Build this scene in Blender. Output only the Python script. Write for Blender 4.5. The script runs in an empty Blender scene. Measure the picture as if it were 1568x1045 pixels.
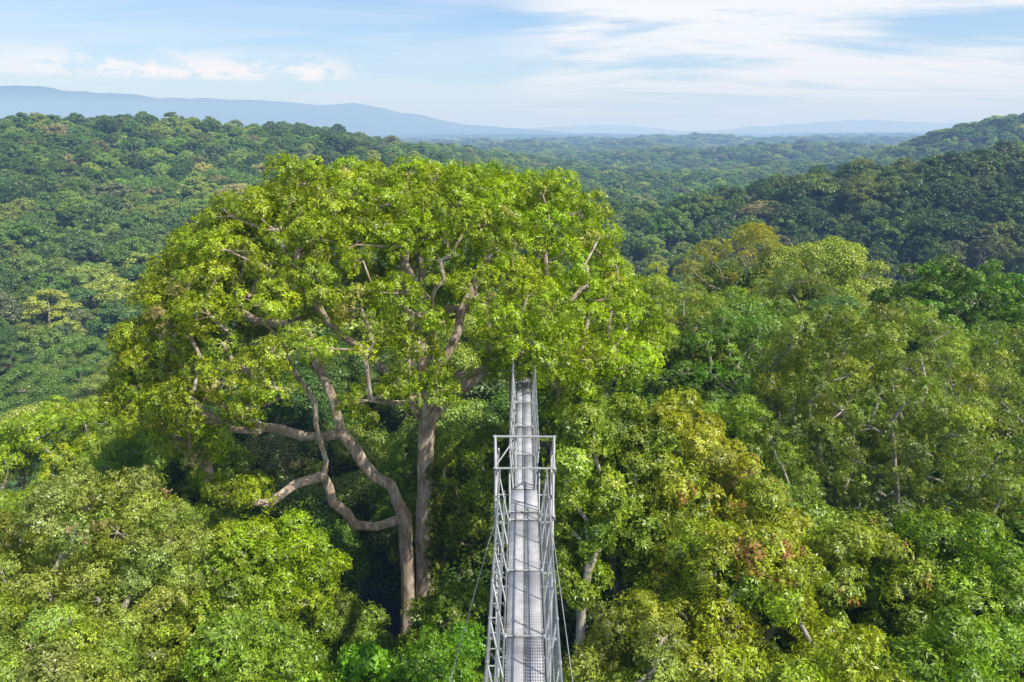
import bpy, math, numpy as np
from mathutils import Vector, Euler
sc = bpy.context.scene

# ------------------------------------------------------------------ helpers
def new_mesh(name, V, F, mats=(), mi=None, smooth=False):
    V = np.asarray(V, dtype=np.float32); F = np.asarray(F, dtype=np.int32)
    me = bpy.data.meshes.new(name)
    me.vertices.add(len(V)); me.vertices.foreach_set('co', V.ravel())
    n = len(F)
    if n:
        k = F.shape[1]
        me.loops.add(n*k); me.loops.foreach_set('vertex_index', F.ravel())
        me.polygons.add(n)
        me.polygons.foreach_set('loop_start', np.arange(0, n*k, k, dtype=np.int32))
        me.polygons.foreach_set('loop_total', np.full(n, k, dtype=np.int32))
    for m in mats: me.materials.append(m)
    if mi is not None: me.polygons.foreach_set('material_index', np.asarray(mi, dtype=np.int32))
    if smooth and n: me.polygons.foreach_set('use_smooth', np.ones(n, dtype=bool))
    me.update(calc_edges=True); me.validate()
    return me

def add_obj(name, me, parent=None, link=True):
    o = bpy.data.objects.new(name, me)
    if link: sc.collection.objects.link(o)
    if parent: o.parent = parent
    return o

def unit(v):
    return v/np.maximum(np.linalg.norm(v, axis=-1, keepdims=True), 1e-9)

def vnoise(x, y, s, seed=0):
    x = np.asarray(x, float)/s; y = np.asarray(y, float)/s
    xi = np.floor(x).astype(np.int64); yi = np.floor(y).astype(np.int64)
    fx = x-xi; fy = y-yi
    fx = fx*fx*(3-2*fx); fy = fy*fy*(3-2*fy)
    def h(a, b):
        n = (a*374761393 + b*668265263 + seed*144665) & 0xffffffff
        n = ((n ^ (n >> 13))*1274126177) & 0xffffffff
        return ((n ^ (n >> 16)) & 0xffff)/65535.0*2-1
    return (h(xi,yi)*(1-fx)+h(xi+1,yi)*fx)*(1-fy)+(h(xi,yi+1)*(1-fx)+h(xi+1,yi+1)*fx)*fy

def fbm(x, y, s, seed=0, o=4):
    r = 0; a = 1
    for i in range(o):
        r = r+a*vnoise(x, y, s, seed+i*17); a *= .5; s *= .47
    return r

def sst(v): 
    v = np.clip(v, 0, 1); return v*v*(3-2*v)

# ------------------------------------------------------------------ canopy height field (camera eye is z=0)
VAL = -54.0
def bump(x, y, pts, w):
    best = np.zeros_like(x)
    for (ax,ay,az),(bx,by,bz) in zip(pts[:-1], pts[1:]):
        dx,dy = bx-ax, by-ay
        t = np.clip(((x-ax)*dx+(y-ay)*dy)/(dx*dx+dy*dy), 0, 1)
        d = np.hypot(x-(ax+t*dx), y-(ay+t*dy))
        best = np.maximum(best, (az+t*(bz-az)-VAL)*np.exp(-(d/w)**2))
    return best

def canopy(x, y):
    x = np.asarray(x, float); y = np.asarray(y, float)
    m = (1-sst((y-62)/85))*sst((y+160)/80)*np.where(x < 0, 1-sst((-x-16)/52), 1-sst((x-85)/110))
    b = 41*m
    b = np.maximum(b, bump(x, y, [(-1500,350,30),(-900,420,23),(-400,500,9),(-255,610,3),(-185,850,-14),(-110,1100,-36),(-60,1400,-48)], 235))
    b = np.maximum(b, bump(x, y, [(95,300,-54),(128,318,-27),(165,325,-11),(260,370,-6),(420,390,-2),(700,380,0)], 85))
    b = np.maximum(b, bump(x, y, [(380,920,-45),(480,900,-26),(600,900,18),(760,900,46),(1200,900,60)], 190))
    b = np.maximum(b, bump(x, y, [(180,1500,-46),(280,1500,-32),(450,1480,-28),(700,1500,-32),(900,1500,-28)], 150))
    b = np.maximum(b, bump(x, y, [(-300,2000,-42),(0,2100,-36),(250,2300,-34)], 200))
    b = np.maximum(b, bump(x, y, [(-200,3000,-38),(500,3100,-26),(1300,3000,-28),(2200,3000,-15)], 300))
    b = np.maximum(b, bump(x, y, [(-9000,8000,650),(-6030,9000,480),(-5200,9000,430),(-4550,9000,410),(-3800,9000,340),(-3030,9000,318),(-2400,9000,285),(-1970,9000,300),(-1465,9000,165),(-920,9000,40),(-300,9000,-30)], 800))
    b = np.maximum(b, bump(x, y, [(-2500,13500,60),(0,14000,85),(2000,14000,50)], 900))
    b = np.maximum(b, bump(x, y, [(3000,12000,-10),(3700,12000,35),(5500,12000,170),(6550,12000,125),(7700,12000,170),(11000,12000,200)], 700))
    r = np.hypot(x, y)
    k = 1-m
    nz = fbm(x, y, 190, 3)*8*k + fbm(x+77, y-31, 900, 9)*7*k*sst(r/900)
    nz = nz+fbm(x, y, 1500, 21)*36*sst((r-2600)/5000)
    return VAL+b+nz

# ------------------------------------------------------------------ materials
def nt(mat):
    mat.use_nodes = True
    t = mat.node_tree; t.nodes.clear(); return t
def N(t, typ, **kw):
    n = t.nodes.new(typ)
    for k, v in kw.items(): setattr(n, k, v)
    return n
def L(t, a, b): t.links.new(a, b)

def mat_leaf():
    m = bpy.data.materials.new('leaf'); t = nt(m)
    at = N(t,'ShaderNodeAttribute', attribute_type='INSTANCER', attribute_name='tint')
    g = N(t,'ShaderNodeNewGeometry')
    mr = N(t,'ShaderNodeMapRange'); mr.inputs['To Min'].default_value=.5; mr.inputs['To Max'].default_value=1.5
    L(t, g.outputs['Random Per Island'], mr.inputs['Value'])
    mul = N(t,'ShaderNodeVectorMath', operation='SCALE')
    L(t, at.outputs['Color'], mul.inputs[0]); L(t, mr.outputs[0], mul.inputs['Scale'])
    p = N(t,'ShaderNodeBsdfDiffuse'); L(t, mul.outputs[0], p.inputs['Color'])
    tr = N(t,'ShaderNodeBsdfTranslucent')
    m2 = N(t,'ShaderNodeVectorMath', operation='MULTIPLY'); m2.inputs[1].default_value=(1.4,1.4,.35)
    L(t, mul.outputs[0], m2.inputs[0]); L(t, m2.outputs[0], tr.inputs['Color'])
    mx = N(t,'ShaderNodeMixShader'); mx.inputs[0].default_value=.28
    L(t,p.outputs[0],mx.inputs[1]); L(t,tr.outputs[0],mx.inputs[2])
    gl = N(t,'ShaderNodeBsdfGlossy'); gl.inputs['Roughness'].default_value=.4; gl.inputs['Color'].default_value=(1,1,1,1)
    m3 = N(t,'ShaderNodeMixShader'); m3.inputs[0].default_value=.035
    L(t,mx.outputs[0],m3.inputs[1]); L(t,gl.outputs[0],m3.inputs[2])
    o = N(t,'ShaderNodeOutputMaterial'); L(t,m3.outputs[0],o.inputs[0])
    return m

def mat_bark(name, c1, c2, c3):
    m = bpy.data.materials.new(name); t = nt(m)
    tc = N(t,'ShaderNodeTexCoord')
    mp = N(t,'ShaderNodeMapping'); mp.inputs['Scale'].default_value=(3,3,.9); L(t,tc.outputs['Object'],mp.inputs[0])
    n1 = N(t,'ShaderNodeTexNoise'); n1.inputs['Scale'].default_value=1.6; n1.inputs['Detail'].default_value=8; n1.inputs['Roughness'].default_value=.7
    L(t,mp.outputs[0],n1.inputs['Vector'])
    cr = N(t,'ShaderNodeValToRGB'); e=cr.color_ramp.elements
    e[0].position=.32; e[0].color=(*c1,1); e[1].position=.68; e[1].color=(*c3,1)
    x=e.new(.5); x.color=(*c2,1)
    L(t,n1.outputs[0],cr.inputs[0])
    bp = N(t,'ShaderNodeBump'); bp.inputs['Strength'].default_value=.8; bp.inputs['Distance'].default_value=.05
    L(t,n1.outputs[0],bp.inputs['Height'])
    p = N(t,'ShaderNodeBsdfDiffuse'); p.inputs['Roughness'].default_value=.9
    L(t,cr.outputs[0],p.inputs['Color']); L(t,bp.outputs[0],p.inputs['Normal'])
    o = N(t,'ShaderNodeOutputMaterial'); L(t,p.outputs[0],o.inputs[0]); return m

def mat_metal(name, base, deck=False, rough=.5, met=.25):
    m = bpy.data.materials.new(name); t = nt(m)
    tc = N(t,'ShaderNodeTexCoord')
    n1 = N(t,'ShaderNodeTexNoise'); n1.inputs['Scale'].default_value=2.2; n1.inputs['Detail'].default_value=9; n1.inputs['Roughness'].default_value=.7
    L(t,tc.outputs['Object'],n1.inputs['Vector'])
    cr = N(t,'ShaderNodeValToRGB'); e=cr.color_ramp.elements
    e[0].position=.33; e[0].color=(*[b*.55 for b in base],1); e[1].position=.62; e[1].color=(*base,1)
    L(t,n1.outputs[0],cr.inputs[0])
    p = N(t,'ShaderNodeBsdfPrincipled'); p.inputs['Roughness'].default_value=rough; p.inputs['Metallic'].default_value=met
    if deck:
        mp = N(t,'ShaderNodeMapping'); mp.inputs['Scale'].default_value=(25,13,25); L(t,tc.outputs['Object'],mp.inputs[0])
        vo = N(t,'ShaderNodeTexVoronoi', feature='F1'); vo.inputs['Randomness'].default_value=0; vo.inputs['Scale'].default_value=1
        L(t,mp.outputs[0],vo.inputs['Vector'])
        r2 = N(t,'ShaderNodeValToRGB'); r2.color_ramp.elements[0].position=.28; r2.color_ramp.elements[0].color=(.12,.12,.13,1); r2.color_ramp.elements[1].position=.34
        L(t,vo.outputs['Distance'],r2.inputs[0])
        mm = N(t,'ShaderNodeMix', data_type='RGBA', blend_type='MULTIPLY'); mm.inputs[0].default_value=1
        L(t,cr.outputs[0],mm.inputs[6]); L(t,r2.outputs[0],mm.inputs[7]); L(t,mm.outputs[2],p.inputs['Base Color'])
    else: L(t,cr.outputs[0],p.inputs['Base Color'])
    o = N(t,'ShaderNodeOutputMaterial'); L(t,p.outputs[0],o.inputs[0]); return m

def mat_ground():
    m = bpy.data.materials.new('forest_floor'); t = nt(m)
    tc = N(t,'ShaderNodeTexCoord')
    n1 = N(t,'ShaderNodeTexNoise'); n1.inputs['Scale'].default_value=.05; n1.inputs['Detail'].default_value=10; n1.inputs['Roughness'].default_value=.75
    L(t,tc.outputs['Object'],n1.inputs['Vector'])
    cr = N(t,'ShaderNodeValToRGB'); e=cr.color_ramp.elements
    e[0].position=.35; e[0].color=(.02,.035,.012,1); e[1].position=.65; e[1].color=(.09,.14,.04,1)
    L(t,n1.outputs[0],cr.inputs[0])
    bp = N(t,'ShaderNodeBump'); bp.inputs['Strength'].default_value=1; bp.inputs['Distance'].default_value=12
    L(t,n1.outputs[0],bp.inputs['Height'])
    p = N(t,'ShaderNodeBsdfDiffuse'); L(t,cr.outputs[0],p.inputs['Color']); L(t,bp.outputs[0],p.inputs['Normal'])
    o = N(t,'ShaderNodeOutputMaterial'); L(t,p.outputs[0],o.inputs[0]); return m

LEAF = mat_leaf()
BARK_RED = mat_bark('bark_brown', (.22,.16,.11),(.46,.36,.27),(.70,.64,.57))
BARK_GREY = mat_bark('bark_grey', (.15,.13,.10),(.40,.36,.29),(.68,.63,.56))
METAL = mat_metal('galvanised_steel', (.44,.45,.46))
DECK = mat_metal('perforated_aluminium', (.54,.54,.55), True, .75, 0)
CABLE = mat_metal('steel_cable', (.5,.51,.53))
GROUND = mat_ground()

# ------------------------------------------------------------------ terrain
def build_terrain():
    rings = np.concatenate([[0.0], np.exp(np.linspace(math.log(3), math.log(40000), 360))])
    na = 900
    A = np.linspace(0, 2*math.pi, na, endpoint=False)
    R, T = np.meshgrid(rings, A, indexing='ij')
    X = R*np.cos(T); Y = R*np.sin(T)
    Z = canopy(X, Y) - 29*(1-sst((R-3800)/1200))
    V = np.stack([X,Y,Z],-1).reshape(-1,3)
    i = np.arange(len(rings)-1)[:,None]; j = np.arange(na)[None,:]; j2=(j+1)%na
    F = np.stack([i*na+j,(i+1)*na+j,(i+1)*na+j2,i*na+j2],-1).reshape(-1,4)
    add_obj('terrain', new_mesh('terrain', V, F, [GROUND], smooth=True))
build_terrain()

# ------------------------------------------------------------------ leaves
def leaf_quads(P, ax, nr, Ln, Wd):
    side = unit(np.cross(ax, nr)); nr = unit(np.cross(side, ax))
    Ln = Ln[:,None]; Wd = Wd[:,None]
    mid = P+ax*Ln*.48-nr*Ln*.02
    V = np.stack([P, mid+side*Wd*.5+nr*Wd*.18, P+ax*Ln-nr*Ln*.12, mid-side*Wd*.5+nr*Wd*.18], 1)
    F = np.arange(len(P)*4).reshape(-1,4)
    return V.reshape(-1,3), F

def spray(seed, nt_, per, Ln, Wd, r=.52, flat=.6, droop=.25):
    g = np.random.default_rng(seed)
    P=[];A=[];Nn=[]
    for i in range(nt_):
        d = g.normal(size=3); d[2]=abs(d[2])*.9-.12; d/=np.linalg.norm(d)
        c = d*r*g.uniform(.35,1.08)*np.array([1,1,flat])
        ang0=g.uniform(0,6.28)
        t1=np.cross(d,[.3,.1,1.]); t1/=np.linalg.norm(t1); t2=np.cross(d,t1)
        for k in range(per):
            a=ang0+k*2.4
            rad=math.cos(a)*t1+math.sin(a)*t2
            ax=rad+d*g.uniform(-.1,.75)+np.array([0,0,-droop*g.uniform(.3,1.8)])
            ax/=np.linalg.norm(ax)
            nn=d+g.normal(size=3)*.3+np.array([0,0,.4])
            P.append(c+ax*.02); A.append(ax); Nn.append(nn)
    P=np.array(P);A=np.array(A);Nn=unit(np.array(Nn))
    n=len(P)
    return leaf_quads(P,A,Nn,Ln*g.uniform(.6,1.2,n),Wd*g.uniform(.7,1.2,n))

def proto_col(name, items):
    col = bpy.data.collections.new(name)
    for i,me in enumerate(items):
        o = bpy.data.objects.new('%s_%02d'%(name,i), me); col.objects.link(o)
    return col
SP = {}
spec = dict(big=(20,7,.165,.062,0), fine=(22,7,.12,.048,50), broad=(14,7,.22,.11,90))
for k,(a,b,l,w_,s0) in spec.items():
    SP[k]=proto_col('leaf_spray_'+k,[new_mesh('%s_spray'%k,*spray(100+i+s0,a,b,l,w_),[LEAF]) for i in range(7)])

# ------------------------------------------------------------------ instancing node groups
def gn_group(name, col):
    ng = bpy.data.node_groups.new(name,'GeometryNodeTree')
    ng.interface.new_socket('Geometry', in_out='INPUT', socket_type='NodeSocketGeometry')
    ng.interface.new_socket('Geometry', in_out='OUTPUT', socket_type='NodeSocketGeometry')
    a=ng.nodes.new('NodeGroupInput'); z=ng.nodes.new('NodeGroupOutput')
    ci=ng.nodes.new('GeometryNodeCollectionInfo'); ci.inputs['Collection'].default_value=col
    ci.inputs['Separate Children'].default_value=True; ci.inputs['Reset Children'].default_value=True
    ip=ng.nodes.new('GeometryNodeInstanceOnPoints'); ip.inputs['Pick Instance'].default_value=True
    def na(nm, ty):
        n=ng.nodes.new('GeometryNodeInputNamedAttribute'); n.data_type=ty; n.inputs['Name'].default_value=nm
        return [o for o in n.outputs if o.enabled and o.name=='Attribute'][0]
    er=ng.nodes.new('FunctionNodeEulerToRotation')
    ng.links.new(na('rot','FLOAT_VECTOR'), er.inputs[0])
    ng.links.new(a.outputs[0], ip.inputs['Points']); ng.links.new(ci.outputs[0], ip.inputs['Instance'])
    ng.links.new(na('idx','INT'), ip.inputs['Instance Index'])
    ng.links.new(er.outputs[0], ip.inputs['Rotation'])
    ng.links.new(na('scl','FLOAT_VECTOR'), ip.inputs['Scale'])
    ng.links.new(ip.outputs[0], z.inputs[0])
    return ng
GN = {k:gn_group('instance_'+k,c) for k,c in SP.items()}

def instancer(name, P, rot, scl, idx, tint, ng, parent=None):
    me = new_mesh(name, P, np.zeros((0,4),int))
    n=len(P)
    a=me.attributes.new('rot','FLOAT_VECTOR','POINT'); a.data.foreach_set('vector',np.asarray(rot,np.float32).ravel())
    a=me.attributes.new('scl','FLOAT_VECTOR','POINT'); a.data.foreach_set('vector',np.asarray(scl,np.float32).ravel())
    a=me.attributes.new('idx','INT','POINT'); a.data.foreach_set('value',np.asarray(idx,np.int32))
    a=me.attributes.new('tint','FLOAT_COLOR','POINT'); a.data.foreach_set('color',np.concatenate([tint,np.ones((n,1))],1).astype(np.float32).ravel())
    o=add_obj(name,me,parent)
    md=o.modifiers.new('instances','NODES'); md.node_group=ng
    return o

def rot_from_normal(n, g):
    t=unit(np.cross(n, unit(g.normal(size=n.shape)))); b=np.cross(n,t)
    return np.stack([np.arctan2(b[:,2],n[:,2]), -np.arcsin(np.clip(t[:,2],-1,1)), np.arctan2(t[:,1],t[:,0])],-1)

# ------------------------------------------------------------------ branch skeleton
class Skel:
    def __init__(s): s.p=[]; s.par=[]; s.pl=[]; s.tip=[]
    def add(s,p,par):
        s.p.append(np.array(p,float)); s.par.append(par); s.tip.append(0.0)
        s.pl.append(0 if par<0 else s.pl[par]+np.linalg.norm(s.p[-1]-s.p[par])); return len(s.p)-1
    def path(s,a,pts,g,step=1.0,jit=.06):
        cur=a
        for q in pts:
            q=np.array(q,float); p0=s.p[cur]; d=q-p0; Ln=np.linalg.norm(d); k=max(1,int(Ln/step))
            for i in range(1,k+1):
                f=i/k; pt=p0+d*f
                if i<k: pt=pt+g.normal(size=3)*jit*Ln/k**.5
                cur=s.add(pt,cur)
        return cur
    def connect(s,q,g,start=0,step=.9):
        P=np.array(s.p[start:]); pl=np.array(s.pl[start:])
        d=np.linalg.norm(P-q,axis=1)
        cost=d+.22*pl+np.maximum(0,P[:,2]-q[2]+.2)*1.6
        a=int(np.argmin(cost))+start
        p0=s.p[a]; v=q-p0; Ln=np.linalg.norm(v); k=max(1,int(Ln/step)); cur=a
        bend=g.normal(size=3)*.13*Ln; bend[2]=-abs(bend[2])*.5
        for i in range(1,k+1):
            f=i/k; pt=p0+v*f+bend*math.sin(math.pi*f)
            if i<k: pt=pt+g.normal(size=3)*.06*min(Ln,2)
            cur=s.add(pt,cur)
        return cur
    def mesh(s,expo=2.3,r0=.012,rscale=1.0,rmax=9):
        n=len(s.p); P=np.array(s.p); par=s.par
        acc=np.zeros(n); ch=[[] for _ in range(n)]
        R=np.zeros(n)
        for i in range(n-1,-1,-1):
            v=acc[i]+ (max(s.tip[i],r0)**expo if (acc[i]==0 or s.tip[i]>0) else 0)
            R[i]=v**(1/expo)
            if par[i]>=0: acc[par[i]]+=v; ch[par[i]].append(i)
        R*=rscale; R=np.minimum(R,rmax*(.8+.2*R/rmax))
        Vs=[];Fs=[];off=0
        stack=[(0,-1)]
        while stack:
            st,pa=stack.pop()
            chain=[st]
            while ch[chain[-1]]:
                c=sorted(ch[chain[-1]],key=lambda k:-R[k])
                for o in c[1:]: stack.append((o,chain[-1]))
                chain.append(c[0])
            pts=[P[k] for k in chain]; rr=[R[k] for k in chain]
            if pa>=0: pts=[P[pa]]+pts; rr=[rr[0]*1.1]+rr
            pts=np.array(pts); rr=np.array(rr)
            if len(pts)<2: continue
            rr[-1]*=.5
            sides=4 if rr[0]<.03 else (6 if rr[0]<.09 else 12)
            tg=unit(np.gradient(pts,axis=0)); m=unit(tg.mean(0))
            ref=np.array([1.,0,0]) if abs(m[0])<.7 else np.array([0,1.,0])
            s1=unit(np.cross(tg,ref)); s2=np.cross(tg,s1)
            a=np.arange(sides)*2*math.pi/sides
            rad=np.repeat(rr[:,None],sides,1)
            if sides==12:
                z=pts[:,2][:,None]
                rad=rad*(1+.10*np.sin(a[None]*3+z*.5)+.06*np.sin(a[None]*5-z*1.1))
            ring=pts[:,None,:]+rad[...,None]*(np.cos(a)[None,:,None]*s1[:,None,:]+np.sin(a)[None,:,None]*s2[:,None,:])
            m_=len(pts)
            i=np.arange(m_-1)[:,None]; j=np.arange(sides)[None,:]; j2=(j+1)%sides
            Fs.append(np.stack([i*sides+j,i*sides+j2,(i+1)*sides+j2,(i+1)*sides+j],-1).reshape(-1,4)+off)
            Vs.append(ring.reshape(-1,3)); off+=m_*sides
        return np.concatenate(Vs),np.concatenate(Fs)

def poisson(g, gen, n, dmin, tries=14):
    out=[]
    for i in range(n*tries):
        if len(out)>=n: break
        p=gen()
        if p is None: continue
        if out:
            d=np.linalg.norm(np.array(out)-p,axis=1)
            if d.min()<dmin: continue
        out.append(p)
    return np.array(out)

def sprays_on(g, C, cr, per, tint, sub=.18, red=0.0, redcol=(.25,.12,.04), ss=1.0, gain=2.0):
    P=[];Nn=[];T=[];cid=[]
    tint=np.array(tint)*np.array([.98,1.0,.95])
    for i,(c,r) in enumerate(zip(C,cr)):
        k=max(5,int(per*r*r))
        d=g.normal(size=(k,3)); d[:,2]=d[:,2]*.8+.42; d=unit(d)
        p=c+d*r*g.uniform(.5,1.05,(k,1))*np.array([1,1,.72])
        P.append(p); Nn.append(unit(d+np.array([0,0,.5])+g.normal(size=(k,3))*.25))
        ct=np.array(tint)*(1+g.normal()*sub)*np.array([1+g.normal()*sub*.35,1,1+g.normal()*.25])
        tt=ct*(1+g.normal(size=(k,1))*.14)
        if red>0:
            isr=(g.random(k)<red*(3 if g.random()<.3 else .4))[:,None]
            tt=np.where(isr,np.array(redcol)*(1+g.normal(size=(k,1))*.2),tt)
        T.append(np.clip(tt*gain,.003,.6)); cid.append(np.full(k,i))
    P=np.concatenate(P);Nn=np.concatenate(Nn);T=np.concatenate(T)
    s=g.uniform(.65,1.2,len(P))*ss
    return P,rot_from_normal(Nn,g),np.repeat(s[:,None],3,1),g.integers(0,7,len(P)),T,np.concatenate(cid)

def build_tree(name, seed, x, y, top, R, tint, kind='fine', depth=None, cr=None, per=15, bark=None,
               red=0, dens=1.0, ss=1.0, shape=2.2, ry=None, redcol=(.25,.12,.04), low=.35):
    g=np.random.default_rng(seed)
    depth=depth or R*1.7; cr=cr or max(.62,R*.18); ry=ry or R
    ph=g.uniform(0,6.28,4)
    def lob(a): return 1+.15*math.sin(2*a+ph[0])+.12*math.sin(3*a+ph[1])+.07*math.sin(5*a+ph[2])
    def gs():
        a=g.uniform(0,6.28); f=math.sqrt(g.random()); k=lob(a)
        X=x+R*k*f*math.cos(a); Y=y+ry*k*f*math.sin(a)
        if vnoise(X*1.0,Y*1.0,R*.4,seed)<-.45: return None
        return np.array([X,Y, top-cr*.6-.62*depth*f**shape-abs(g.normal())*.12*R+.12*R*math.sin(4*f+a*2+ph[3])])
    def gl():
        a=g.uniform(0,6.28); f=g.uniform(.35,1)**.6; h=g.uniform(.35,1); k=lob(a)*(1-.35*h*h)
        return np.array([x+R*k*f*math.cos(a), y+ry*k*f*math.sin(a), top-cr-depth*h])
    n=int(dens*2.1*(R/cr)**2)
    C=np.concatenate([poisson(g,gs,n,cr*1.05),poisson(g,gl,max(4,int(n*low)),cr*1.1)])
    rad=cr*g.uniform(.55,1.15,len(C))
    em=bpy.data.objects.new(name,None); em.empty_display_size=.5; sc.collection.objects.link(em)
    P,rot,s,idx,T,cid=sprays_on(g,C,rad,per/(cr*cr),tint,red=red,ss=ss*.92,redcol=redcol)
    S=Skel(); gz=float(canopy(x,y))-29
    b=S.add((x+g.normal()*.5,y+g.normal()*.5,gz),-1)
    f=S.path(b,[(x+g.normal()*.4,y+g.normal()*.4,top-depth*1.15)],g,2.2,.02)
    S.path(f,[(x+g.normal()*.3,y,top-depth*.65)],g,1.2,.05)
    o=np.argsort(np.linalg.norm(C-S.p[f],axis=1))
    for i in o:
        e=S.connect(C[i],g,start=f); S.tip[e]=.028
        for q in np.where(cid==i)[0][:7]: S.add(P[q],e)
    V,F=S.mesh(r0=.014)
    add_obj('trunk_and_limbs',new_mesh('trunk_and_limbs',V,F,[bark or BARK_GREY],smooth=True),em)
    instancer('foliage',P,rot,s,idx,T,GN[kind],em)
    return em

# ------------------------------------------------------------------ the big emergent tree
def big_tree():
    g=np.random.default_rng(11)
    cx,cy,R,ry=-6.5,33.2,12.0,9.0
    em=bpy.data.objects.new('emergent_rainforest_tree',None); sc.collection.objects.link(em)
    def lob(a): return 1+.035*math.sin(3*a+1)+.03*math.sin(7*a+2)
    def gs():
        a=g.uniform(0,6.28); f=math.sqrt(g.random()); k=lob(a)
        X=cx+R*k*f*math.cos(a); Y=cy+ry*k*f*math.sin(a); drop=7.4*f**(3.3 if X<cx else 3.3+1.6*math.cos(a)**2)
        if X<cx: drop+=1.9*f**3*max(0,-math.cos(a))
        lim=-.30 if Y<29.5 else -.68
        if f>.35 and vnoise(X,Y,1.7,4)<lim: return None
        return np.array([X, Y, -1.85-drop+.6*math.sin(X*.9)*math.cos(a*3)-abs(g.normal())*.45])
    def gl():      # inner and back layers
        a=g.uniform(-.3,3.44); f=g.uniform(.45,.98); k=lob(a)
        return np.array([cx+R*k*f*math.cos(a), cy+ry*k*f*math.sin(a), -4.4-7.0*f**2.4-g.uniform(0,1.6)])
    C=np.concatenate([poisson(g,gs,370,1.03),poisson(g,gl,50,1.5)])
    extra=np.array([(-12.6,27,-12.9),(-14.4,28.5,-12.6),(-15.8,30.5,-11.5),(-17.2,32,-11.0),(-11.6,26,-13.9),(-10.2,25.2,-13.4),(-16.6,30,-9.6),(-14.8,28.6,-10.2),(-18.2,32.6,-9.4),
                    (-13.4,27.4,-11.6),(-16.2,29.4,-12.2),(-18.6,33,-10.8),(-17.4,31,-12.4),(-11.2,26.6,-11.2),(-12.8,26.8,-9.8),(-19,34,-9.8),
                    (1.8,29.5,-10.6),(2.9,30.5,-9.9),(4.0,32,-9.6),(-1.2,25.6,-7.3),(.2,24.4,-6.7),(1.4,25.0,-7.2),(2.5,26.2,-8.2),(-.4,25.6,-8.0),(.9,25.6,-8.3),(.2,26.4,-5.8),(1.9,26.8,-6.8),(-1.4,27,-8.8),(1.6,28.6,-9.4),(.2,29.2,-9.2),(.8,24.6,-5.9),(-.6,24.6,-6.2),(.1,23.6,-7.2),(.9,23.9,-7.6)])
    C=np.concatenate([C,extra])
    rad=.95*g.uniform(.6,1.25,len(C))
    P,rot,s,idx,T,cid=sprays_on(g,C,rad,15.5,(.170,.208,.006),sub=.13,red=.010,redcol=(.22,.19,.05),ss=.86,gain=2.0)
    w=np.clip((P[:,0]-cx)/R*.5+.5,0,1)[:,None]     # sunlight painted into the tint: brighter, more vivid towards the sunny side
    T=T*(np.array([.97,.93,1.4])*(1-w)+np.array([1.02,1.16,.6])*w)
    S=Skel()
    A0=S.add((-5.6,30,-50),-1)
    A=S.path(A0,[(-5.5,30,-33),(-5.45,30,-25.8),(-5.27,30,-16.9)],g,1.3,.012)
    a1=S.path(A,[(-5.8,29.8,-15.2),(-6.9,29.4,-13.9),(-7.65,29,-12.3)],g,.7,.05)
    a1b=S.path(a1,[(-9.2,28.6,-12.3),(-10.8,28.5,-11.9),(-13.2,28.6,-10.5),(-15.2,29,-9.2)],g,.8,.07)
    a1c=S.path(a1,[(-8.3,29.5,-10.2),(-9.6,30.5,-7.6),(-10.2,31,-5.2)],g,.8,.07)
    a2=S.path(A,[(-6.4,29.4,-17.0),(-7.3,28.8,-16.6),(-8.0,28.2,-15.2),(-8.2,27.8,-12.3),(-8.6,27.4,-9.6),(-9.4,27,-7.4)],g,.7,.06)
    B0=S.path(A0,[(-4.9,30.3,-48),(-4.8,30.3,-33),(-4.83,30.3,-25.8),(-4.45,30.3,-17.1),(-4.2,30.2,-12.6)],g,1.3,.012)
    b1=S.path(B0,[(-4.7,29.8,-11.4),(-5.55,29.4,-9.9),(-6.6,29,-8.6),(-7.9,28.6,-7.2),(-8.8,28,-5.2)],g,.7,.06)
    b2=S.path(B0,[(-3.6,30,-11.6),(-2.6,29.8,-10.6),(-1.65,29.6,-9.9),(-.7,29.4,-8.9),(0.2,29.2,-8.0),(2.0,29.2,-6.6)],g,.7,.06)
    b3=S.path(B0,[(-4.9,31,-10),(-5.2,31.6,-7.4),(-5.0,32,-4.8)],g,.7,.06)
    b4=S.path(B0,[(-3.6,31.4,-10),(-2.4,32.6,-7.2),(-1.2,34,-4.4)],g,.7,.06)
    b5=S.path(B0,[(-4.6,33,-10.4),(-5,36,-7.4),(-5,38,-5)],g,.8,.06)
    b7=S.path(B0,[(-3.9,29.0,-10.6),(-3.6,27.8,-8.4),(-3.4,27,-6.2)],g,.7,.06)
    o=np.argsort(np.linalg.norm(C-np.array([-4.8,30,-12]),axis=1))
    for i in o:
        e=S.connect(C[i],g,start=A); S.tip[e]=.032
        for q in np.where(cid==i)[0][:7]: S.add(P[q],e)
    V,F=S.mesh(r0=.0135,expo=2.4,rmax=.33)
    add_obj('trunk_and_limbs',new_mesh('trunk_and_limbs',V,F,[BARK_RED],smooth=True),em)
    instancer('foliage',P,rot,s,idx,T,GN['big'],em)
    gp=np.random.default_rng(5); n=110
    zz=gp.uniform(-23,-14.5,n); an=gp.uniform(-.9,2.6,n)
    xx=-4.75+(zz+25)*.035+np.cos(an)*.5; yy=30.3+np.sin(an)*.45
    Pn=np.stack([xx,yy,zz],-1); nn=unit(np.stack([np.cos(an),np.sin(an),np.full(n,.6)],-1))
    tt=np.array([.18,.23,.02])*(1+gp.normal(size=(n,1))*.25)
    instancer('epiphytic_ferns',Pn,rot_from_normal(nn,gp),np.full((n,3),.6),gp.integers(0,7,n),np.clip(tt,.01,.4),GN['broad'],em)
big_tree()

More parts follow.
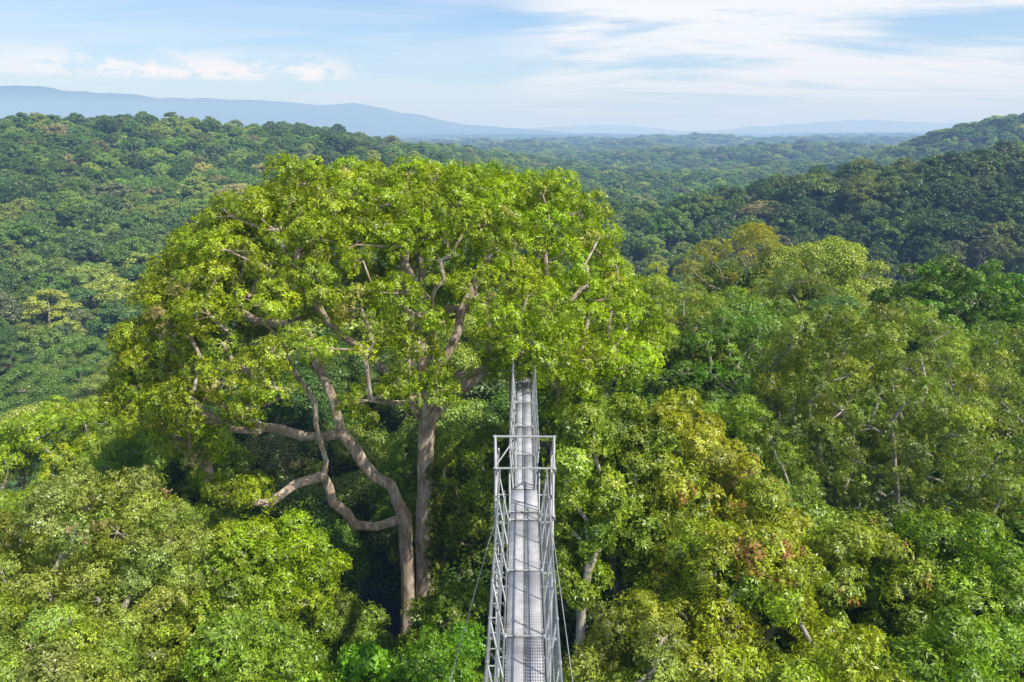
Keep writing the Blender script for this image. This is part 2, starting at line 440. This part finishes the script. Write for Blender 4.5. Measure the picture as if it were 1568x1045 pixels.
# ------------------------------------------------------------------ neighbouring canopy trees
YG=(.18,.22,.012); GR=(.085,.155,.012); OL=(.135,.17,.022); VG=(.11,.20,.010); PK=(.165,.195,.032); OR=(.185,.205,.014)
RC=(.30,.15,.05)
trees=[
 (15.6,34,-7.8,4.9,OL,'fine',9,dict(low=.8)),
 (23,75,-8.8,6.2,(.20,.20,.02),'fine',8,{}),
 (6.0,25,-9.4,3.1,OR,'big',6.5,dict(red=.045,low=.7,redcol=RC)),
 (6.2,18.5,-10.8,3.2,(.18,.22,.012),'big',6,dict(red=.045,redcol=RC)),
 (36.5,62,-10.8,7,GR,'broad',9,{}),
 (24.4,38,-11.2,4.6,OL,'fine',8,dict(dens=.45)),
 (15.3,22.5,-13,3.6,(.13,.20,.012),'big',6,{}),
 (3.9,24.5,-9.0,2.4,(.13,.18,.014),'big',8,dict(low=.9)),
 (26,48,-11,5.2,(.15,.20,.018),'fine',8,{}),
 (13.4,46,-11.4,5.2,(.10,.17,.015),'fine',8,{}),
 (23.8,62,-10.2,5.4,OL,'fine',8,{}),
 (9.4,50,-9.2,4.8,(.16,.20,.015),'fine',8,{}),
 (11.9,23,-13,3.1,(.16,.20,.015),'big',6,dict(red=.045,redcol=RC)),
 (3.1,16.5,-11.2,1.7,(.15,.18,.02),'fine',6,dict(low=.9)),
 (7.4,14.8,-12.2,2.9,YG,'big',5,dict(red=.025,redcol=RC)),
 (11.2,16.3,-12.6,3.0,(.13,.20,.012),'big',6,{}),
 (-29,42,-16,5,(.19,.25,.012),'big',8,{}),
 (-24.6,43,-15.6,4.6,(.17,.23,.015),'fine',8,{}),
 (-14.4,21.5,-10.8,3.6,PK,'fine',7,dict(red=.015,redcol=(.25,.18,.09),low=.7)),
 (-11.0,23,-13.8,3.0,(.15,.20,.015),'big',6,{}),
 (-9.4,24,-13.6,2.1,(.18,.25,.010),'big',4,{}),
 (-5.2,20.5,-16.6,2.0,(.12,.24,.010),'broad',4,{}),
 (-11.0,28,-18,4,(.11,.16,.015),'fine',7,{}),
 (-18.5,34,-13.6,4.8,(.12,.18,.012),'fine',8,{}),
 (-13.4,16.8,-12,3.3,(.16,.20,.028),'fine',6,{}),
 (-8.2,18,-14,3.0,(.13,.19,.015),'big',6,{}),
 (-3.6,37,-14.8,4.6,(.12,.18,.014),'fine',8,{}),
 (-2.4,19.5,-14.8,1.9,VG,'fine',5,{}),
 (9.6,31,-11.6,3.8,(.12,.175,.015),'fine',7,dict(low=.7)),
 (1.9,36,-11.5,3.4,(.12,.18,.012),'fine',7,{}),
 (19.6,27,-12.5,4.0,OL,'fine',8,dict(dens=.7)),
 (19,42,-12,4.4,(.14,.19,.015),'big',7,{}),
 (34,48,-12.5,5.5,(.12,.17,.015),'fine',8,{}),
 (-20,26,-13.5,4.2,(.16,.20,.022),'fine',8,{}),
 (17,54,-11.4,4.8,(.11,.17,.015),'big',7,{}),
 (46,66,-11.5,6.5,(.10,.16,.015),'broad',8,{}),
 (-7.6,26,-18.8,2.6,(.11,.17,.015),'big',5,{}),
 (-2.6,33,-14.0,2.6,(.14,.19,.015),'fine',7,dict(low=.8)),
 (-2.6,23.5,-15.6,1.9,(.12,.18,.015),'big',8,dict(low=1.0)),
 (1.9,21.6,-8.3,1.0,(.14,.19,.015),'big',6,dict(low=1.2,cr=.45)),
]
for i,(x,y,top,R,tint,kind,dep,kw) in enumerate(trees):
    build_tree('rainforest_tree',200+i,x,y,top,R,tint,kind,depth=dep,**kw)

# ------------------------------------------------------------------ forest prototypes
def proto_tree(seed, nl, lsz, R=6.2, depth=7.5, H=27):
    g=np.random.default_rng(seed); ph=g.uniform(0,6.28,4)
    cr=R*g.uniform(.17,.25)
    def gs():
        a=g.uniform(0,6.28); f=math.sqrt(g.random()); k=1+.16*math.sin(2*a+ph[0])+.12*math.sin(3*a+ph[1])
        return np.array([R*k*f*math.cos(a),R*k*f*math.sin(a),-cr-.75*depth*f**2.3*g.uniform(.8,1.1)-abs(g.normal())*.6])
    def gl():
        a=g.uniform(0,6.28); f=g.uniform(.4,.95); h=g.uniform(.4,1.25)
        return np.array([R*f*math.cos(a)*(1-.3*h),R*f*math.sin(a)*(1-.3*h),-cr-depth*h])
    C=np.concatenate([poisson(g,gs,38,cr*1.05),poisson(g,gl,16,cr*1.1)])
    rr=cr*g.uniform(.6,1.25,len(C))
    ci=g.choice(len(C),nl,p=rr**2/np.sum(rr**2))
    d=g.normal(size=(nl,3)); d[:,2]=d[:,2]*.8+.35; d=unit(d)
    P=C[ci]+d*rr[ci][:,None]*g.uniform(.55,1.08,(nl,1))*np.array([1,1,.7])
    nn=unit(d+np.array([0,0,.5])+g.normal(size=(nl,3))*.45)
    ax=unit(np.cross(nn,unit(g.normal(size=(nl,3)))))
    V,F=leaf_quads(P,ax,nn,lsz*g.uniform(.6,1.4,nl),lsz*.55*g.uniform(.7,1.3,nl))
    S=Skel(); b=S.add((0,0,-H-6),-1); f=S.path(b,[(g.normal()*.4,g.normal()*.4,-depth*1.1)],g,4,.02); S.path(f,[(0,0,-depth*.5)],g,2,.05)
    for i in np.argsort(np.linalg.norm(C-S.p[f],axis=1)): e=S.connect(C[i],g,start=f,step=2.0); S.tip[e]=.05
    V2,F2=S.mesh(r0=.03)
    F=np.concatenate([F,F2+len(V)]); mi=np.concatenate([np.zeros(nl),np.ones(len(F2))])
    return new_mesh('forest_tree',np.concatenate([V,V2]),F,[LEAF,BARK_GREY],mi)
MED=proto_col('forest_tree_detailed',[proto_tree(500+i,36000,.26) for i in range(6)])
LOW=proto_col('forest_tree_distant',[proto_tree(600+i,8000,.52,depth=[7.5,6,9,5,8,7,10][i]) for i in range(7)])
GN['med']=gn_group('instance_med',MED); GN['low']=gn_group('instance_low',LOW)

PAL=np.array([(.055,.098,.014),(.045,.088,.018),(.074,.122,.016),(.100,.142,.022),(.060,.093,.025),(.13,.16,.022),(.035,.068,.012),(.09,.105,.04),(.14,.13,.05)])
PW=np.array([.2,.15,.19,.15,.11,.08,.07,.04,.01]); PW/=PW.sum()
def forest(name, bands, ng, nproto, seed, zoff=0, gain=1.0):
    g=np.random.default_rng(seed); PP=[];SS=[]
    for (y0,y1,sp,scl,xf,xo) in bands:
        for yy in np.arange(y0,y1,sp):
            w=xf*yy+xo; xs=np.arange(-w,w,sp)+g.uniform(0,sp)
            X=xs+g.uniform(-.42,.42,len(xs))*sp; Y=yy+g.uniform(-.42,.42,len(xs))*sp
            PP.append(np.stack([X,Y],-1)); SS.append(np.full(len(xs),scl))
    XY=np.concatenate(PP); s=np.concatenate(SS)
    near=name.startswith('near')
    if near:
        keep=np.ones(len(XY),bool)
        for t in trees: keep&=np.hypot(XY[:,0]-t[0],XY[:,1]-t[1])>t[3]*.75
        keep&=~((np.abs(XY[:,0]+5)<4)&(np.abs(XY[:,1]-28)<5))
        XY=XY[keep]; s=s[keep]
    n=len(XY)
    Z=canopy(XY[:,0],XY[:,1])+g.normal(size=n)*2.4+zoff
    s=s*np.clip(g.lognormal(0,.27,n),.55,1.8)
    if not near: Z=Z+(s-1)*3
    else:
        Z=np.where((np.abs(XY[:,0])<7)&(XY[:,1]<60),np.minimum(Z,-16.5),Z)
        Z=np.where(np.hypot(XY[:,0]+6,XY[:,1]-31)<14,np.minimum(Z,-19),Z)
        Z=np.where((XY[:,0]<-7)&(XY[:,1]<24),np.minimum(Z,-15),Z)
        Z=np.where(XY[:,1]<16,np.minimum(Z,-15),Z)
    pn=vnoise(XY[:,0],XY[:,1],60,5)
    T=PAL[g.choice(len(PAL),n,p=PW)]*(1+g.normal(size=(n,1))*.2+.12*pn[:,None])*gain
    # steep eastern ridge: its shade is painted in as darker tree tints
    dk=sst((XY[:,0]-60)/60)*sst((XY[:,1]-150)/80)*(1-sst((XY[:,1]-480)/120)); T=T*(1-.42*dk[:,None])
    rot=np.stack([g.normal(size=n)*.04,g.normal(size=n)*.04,g.uniform(0,6.28,n)],-1)
    sv=np.stack([s,s,np.minimum(s,1.25)*g.uniform(.85,1.15,n)],-1)
    instancer(name,np.stack([XY[:,0],XY[:,1],Z],-1),rot,sv,g.integers(0,nproto,n),np.clip(T,.01,.5),ng)
forest('near_forest_canopy',[(7,70,5.2,.72,.55,32)],GN['med'],6,31,zoff=-3.5,gain=2.6)
forest('forest_canopy',[(70,180,7.2,.95,1.0,50)],GN['med'],6,32,gain=2.5)
forest('distant_forest',[(180,900,8.8,1.0,.95,60),(900,2200,14,1.4,.9,60),(2200,5200,25,2.2,.85,60)],GN['low'],7,33,gain=2.5)

# ------------------------------------------------------------------ canopy walkway
class Builder:
    def __init__(s): s.V=[];s.F=[];s.n=0
    def tube(s,a,b,r,k=8):
        a=np.array(a,float);b=np.array(b,float);t=unit(b-a)
        ref=np.array([0,0,1.]) if abs(t[2])<.8 else np.array([1.,0,0])
        u=unit(np.cross(t,ref));v=np.cross(t,u); an=np.arange(k)*2*math.pi/k
        ring=r*(np.cos(an)[:,None]*u+np.sin(an)[:,None]*v)
        s.V.append(np.concatenate([a+ring,b+ring])); j=np.arange(k); j2=(j+1)%k
        s.F.append(np.stack([j,j2,j2+k,j+k],-1)+s.n); s.n+=2*k
        if k==8:
            for o in (0,k):
                s.F.append(np.array([[0,1,2,3],[0,3,4,7],[4,5,6,7]])+s.n-2*k+o)
    def box(s,c,d):
        c=np.array(c,float);d=np.array(d,float)/2
        q=np.array([(-1,-1,-1),(1,-1,-1),(1,1,-1),(-1,1,-1),(-1,-1,1),(1,-1,1),(1,1,1),(-1,1,1)])
        s.V.append(c+q*d); s.F.append(np.array([(0,3,2,1),(4,5,6,7),(0,1,5,4),(1,2,6,5),(2,3,7,6),(3,0,4,7)])+s.n); s.n+=8
    def obj(s,name,mat,parent): return add_obj(name,new_mesh(name,np.concatenate(s.V),np.concatenate(s.F),[mat]),parent)

ZF=-8.5; XC=.07
g=np.random.default_rng(77)
def empty(n):
    e=bpy.data.objects.new(n,None); sc.collection.objects.link(e); return e
def walkway(y0,y1,lw=.56,rw=.50,hd=.36,ladder=True):
    em=empty('canopy_walkway'); dk=Builder(); fr=Builder(); net=Builder()
    L2=2.0; y=y0; w=hd-.042
    while y<y1-.05:
        ye=min(y+L2,y1)
        for sx in (-(w/2+.006),(w/2+.006)):
            xc=XC+sx; z=ZF+g.normal()*.004
            dk.box((xc,(y+ye)/2,z),(w,ye-y-.03,.012))
            for e in (-1,1): dk.box((xc+e*(w/2-.006),(y+ye)/2,z+.012),(.011,ye-y-.03,.014))
        fr.tube((XC-lw-.06,ye,ZF-.045),(XC+rw+.06,ye,ZF-.045),.026)
        fr.tube((XC-hd+.02,ye-.02,ZF+.03),(XC+hd-.02,ye-.02,ZF+.03),.017)
        for e in (-1,1): fr.box((XC+e*(hd-.015),ye,ZF+.0),(.06,.09,.1))
        y=ye
    zt=ZF+1.1
    for (xb,xt) in ((-hd,-lw),(hd,rw)):
        fr.tube((XC+xt,y0,zt),(XC+xt,y1,zt),.022)
        fr.tube((XC+xb,y0,ZF-.02),(XC+xb,y1,ZF-.02),.022)
        fr.tube((XC+xb+(xt-xb)*.5,y0,ZF+.55),(XC+xb+(xt-xb)*.5,y1,ZF+.55),.014)
        y=y0+.02
        while y<=y1+.01:
            fr.tube((XC+xb,y,ZF-.02),(XC+xt,y,zt),.016)
            fr.box((XC+xt,y,zt-.01),(.05,.06,.055))
            y+=1.0
        if xb>0:
            for f in np.arange(.06,1,.075):
                xx=XC+xb+(xt-xb)*f; net.tube((xx,y0,ZF+1.1*f),(xx,y1,ZF+1.1*f),.0018,3)
            for yy in np.arange(y0,y1,.085):
                net.tube((XC+xb,yy,ZF),(XC+xt,yy,zt),.0018,3)
    if ladder:
        xo=XC-lw-.05
        fr.tube((XC-.44,y0,ZF+.40),(XC-.44,y1,ZF+.40),.018)
        fr.tube((xo,y0,ZF+.45),(xo,y1,ZF+.45),.02)
        fr.tube((xo,y0,ZF-.05),(xo,y1,ZF-.05),.02)
        y=y0+.2
        while y<y1:
            fr.tube((xo,y,ZF+.45),(XC-.37,y,ZF+.02),.012); fr.tube((xo,y+.2,ZF-.05),(XC-.36,y+.2,ZF-.04),.013)
            y+=.42
    dk.obj('deck_planks',DECK,em); fr.obj('scaffold_frame',METAL,em); net.obj('safety_net',METAL,em)
    return em
walkway(-1.0,15.36)
walkway(16.5,28.6,.36,.35,.27,False)
walkway(30.1,48,.36,.35,.27,False)

def tower(y0,y1,zt,zb,hw=.66):
    em=empty('scaffold_tower'); b=Builder()
    for x in (XC-hw,XC+hw):
        for y,ztt in ((y0,zt),(y1,zb)): b.tube((x,y,-50),(x,y,ztt+.03),.03)
    b.tube((XC-hw-.05,y0,zt),(XC+hw+.05,y0,zt),.028)
    zs=[ZF+1.1,ZF-.12]+list(np.arange(ZF-2,-50,-2.0))
    for z in zs:
        zz=min(z,zb)
        b.tube((XC-hw-.05,y0,z),(XC+hw+.05,y0,z),.024)
        if z<ZF+.5: b.tube((XC-hw-.05,y1,zz),(XC+hw+.05,y1,zz),.022)
        for x in (XC-hw,XC+hw):
            b.tube((x+.045,y0-.06,zz-.02),(x+.045,y1+.06,zz-.02),.022)
            for y in (y0,y1): b.box((x+.02,y,zz),(.08,.06,.07))
    for x in (XC-hw,XC+hw): b.tube((x,y0,zt-.03),(x,y1,zb),.022)
    for i in range(1,len(zs)-1):
        s=1 if i%2 else -1
        for y in (y0,y1): b.tube((XC-hw*s,y+.04,zs[i]),(XC+hw*s,y+.04,zs[i+1]),.02)
        for x in (XC-hw,XC+hw): b.tube((x,y0 if s>0 else y1,zs[i]),(x,y1 if s>0 else y0,zs[i+1]),.02)
    for x in (XC-.34,XC+.34): b.tube((x,y0+.05,ZF),(x,y0+.05,ZF+1.1),.02)
    b.tube((XC-.2,y0+.04,ZF+1.1),(XC-.2,y0+.04,zt),.018)
    b.tube((XC-hw,y0+.05,ZF+1.12),(XC-.2,y0+.05,zt-.03),.016)
    for x in (XC-hw,XC+hw): b.tube((x,y0,ZF+.5),(x,y1,ZF+.5),.02)
    b.obj('tower_frame',METAL,em)
    d=Builder()
    for sx in (-.165,.165): d.box((XC+sx,(y0+y1)/2,ZF),(.318,y1-y0+.04,.014))
    d.obj('tower_deck',DECK,em)
tower(15.4,16.45,-6.62,-7.42); tower(28.65,30.05,-7.0,-7.4,.55); tower(-3.2,-1.1,-7.2,-7.3)
cb=Builder(); cab=empty('guy_cables')
def cable(a,b,sc_): 
    a=np.array(a);b=np.array(b); cb.tube(a,a+(b-a)*sc_,.011,6)
cable((-.6,15.2,-8.6),(-1.62,14,-12.1),7); cable((.7,14.6,-8.6),(1.12,13.2,-11.4),7)
cb.obj('cables',CABLE,cab)

# ------------------------------------------------------------------ humid haze layer (absorbing volume, scattered light baked in as emission)
hm=bpy.data.materials.new('humid_haze'); t=nt(hm)
SIG=np.array([1/9000,1/6100,1/3800]); J=np.array([.64,.76,.90])
sb=SIG.max()
va=N(t,'ShaderNodeVolumeAbsorption'); va.inputs['Color'].default_value=(*(1-SIG/sb),1); va.inputs['Density'].default_value=float(sb)
ec=SIG*J; em_=N(t,'ShaderNodeEmission'); em_.inputs['Color'].default_value=(*(ec/ec.max()),1); em_.inputs['Strength'].default_value=float(ec.max())
ad=N(t,'ShaderNodeAddShader'); L(t,va.outputs[0],ad.inputs[0]); L(t,em_.outputs[0],ad.inputs[1])
o=N(t,'ShaderNodeOutputMaterial'); L(t,ad.outputs[0],o.inputs['Volume'])
hb=Builder(); hb.box((0,0,60),(64000,64000,460))
ho=hb.obj('atmospheric_haze',hm,None)

# ------------------------------------------------------------------ light
SUN_EL=math.radians(53)
to_sun=Vector((.86*math.cos(SUN_EL),-.51*math.cos(SUN_EL),math.sin(SUN_EL)))
sd=bpy.data.lights.new('sun','SUN'); sd.energy=5.0; sd.angle=math.radians(.5); sd.color=(1,.965,.88)
so=bpy.data.objects.new('sun',sd); sc.collection.objects.link(so)
so.rotation_euler=to_sun.to_track_quat('Z','Y').to_euler()

w=bpy.data.worlds.new('World'); sc.world=w; w.use_nodes=True; t=w.node_tree; t.nodes.clear()
sky=N(t,'ShaderNodeTexSky', sky_type='NISHITA'); sky.sun_disc=False; sky.sun_elevation=SUN_EL
sky.sun_rotation=math.atan2(to_sun.x,to_sun.y); sky.altitude=100; sky.air_density=1.0; sky.dust_density=.5; sky.ozone_density=2
tc=N(t,'ShaderNodeTexCoord'); sep=N(t,'ShaderNodeSeparateXYZ'); L(t,tc.outputs['Generated'],sep.inputs[0])
def M(op,a,b=None,c=None):
    n=N(t,'ShaderNodeMath',operation=op)
    for i,q in enumerate((a,b,c)):
        if q is None: continue
        if isinstance(q,(int,float)): n.inputs[i].default_value=q
        else: L(t,q,n.inputs[i])
    return n.outputs[0]
def SM(v,a,b,c=0,d=1):
    n=N(t,'ShaderNodeMapRange',interpolation_type='SMOOTHSTEP'); L(t,v,n.inputs['Value'])
    n.inputs['From Min'].default_value=a;n.inputs['From Max'].default_value=b;n.inputs['To Min'].default_value=c;n.inputs['To Max'].default_value=d
    return n.outputs[0]
den=M('ADD',M('MAXIMUM',sep.outputs[2],0),.10)
cx_=M('DIVIDE',sep.outputs[0],den); cy_=M('DIVIDE',sep.outputs[1],den)
cmb=N(t,'ShaderNodeCombineXYZ'); L(t,cx_,cmb.inputs[0]); L(t,cy_,cmb.inputs[1])
def noise(vec,scale,mscale,det=8,rough=.6,dist=0,loc=(0,0,0)):
    mp=N(t,'ShaderNodeMapping'); mp.inputs['Scale'].default_value=mscale; mp.inputs['Location'].default_value=loc; L(t,vec,mp.inputs[0])
    n=N(t,'ShaderNodeTexNoise'); n.inputs['Scale'].default_value=scale;n.inputs['Detail'].default_value=det;n.inputs['Roughness'].default_value=rough;n.inputs['Distortion'].default_value=dist
    L(t,mp.outputs[0],n.inputs['Vector']); return n.outputs[0]
cir=SM(noise(cmb.outputs[0],.8,(.5,1,1),10,.62,.5,(1.3,.4,0)),.38,.56)
side=SM(sep.outputs[0],-.06,.08,.24,1)
cirrus=M('MULTIPLY',M('MULTIPLY',cir,side),SM(sep.outputs[2],.01,.06,.5,1))
cu=SM(noise(tc.outputs['Generated'],17,(1,1,2.2),9,.65,.3,(2.1,.3,.1)),.43,.56)
band=M('MULTIPLY',SM(sep.outputs[2],.055,.063),SM(sep.outputs[2],.066,.10,1,0))
lft=M('MULTIPLY',SM(sep.outputs[0],-.18,-.26),SM(sep.outputs[0],-.62,-.50))
cum=M('MULTIPLY',M('MULTIPLY',cu,band),lft)
tn=N(t,'ShaderNodeMix',data_type='RGBA',blend_type='MULTIPLY'); tn.inputs[0].default_value=1; L(t,sky.outputs[0],tn.inputs[6]); tn.inputs[7].default_value=(.93,1.04,1.22,1)
mx=N(t,'ShaderNodeMix',data_type='RGBA'); L(t,M('MULTIPLY',cirrus,.95),mx.inputs[0]); L(t,tn.outputs[2],mx.inputs[6]); mx.inputs[7].default_value=(7.9,8.0,8.2,1)
mx2=N(t,'ShaderNodeMix',data_type='RGBA'); L(t,M('MULTIPLY',cum,.8),mx2.inputs[0]); L(t,mx.outputs[2],mx2.inputs[6]); mx2.inputs[7].default_value=(9.5,8.8,8.2,1)
bg=N(t,'ShaderNodeBackground'); bg.inputs['Strength'].default_value=.13; L(t,mx2.outputs[2],bg.inputs[0])
wo=N(t,'ShaderNodeOutputWorld'); L(t,bg.outputs[0],wo.inputs[0])

# ------------------------------------------------------------------ camera
cd=bpy.data.cameras.new('camera'); cd.sensor_width=36; cd.lens=26; cd.clip_start=.1; cd.clip_end=80000
co=bpy.data.objects.new('camera',cd); sc.collection.objects.link(co); co.location=(0,0,0)
co.rotation_euler=(math.radians(90-15.9),0,math.radians(.8)); sc.camera=co
sc.view_settings.view_transform='Standard'; sc.view_settings.look='None'; sc.view_settings.exposure=0
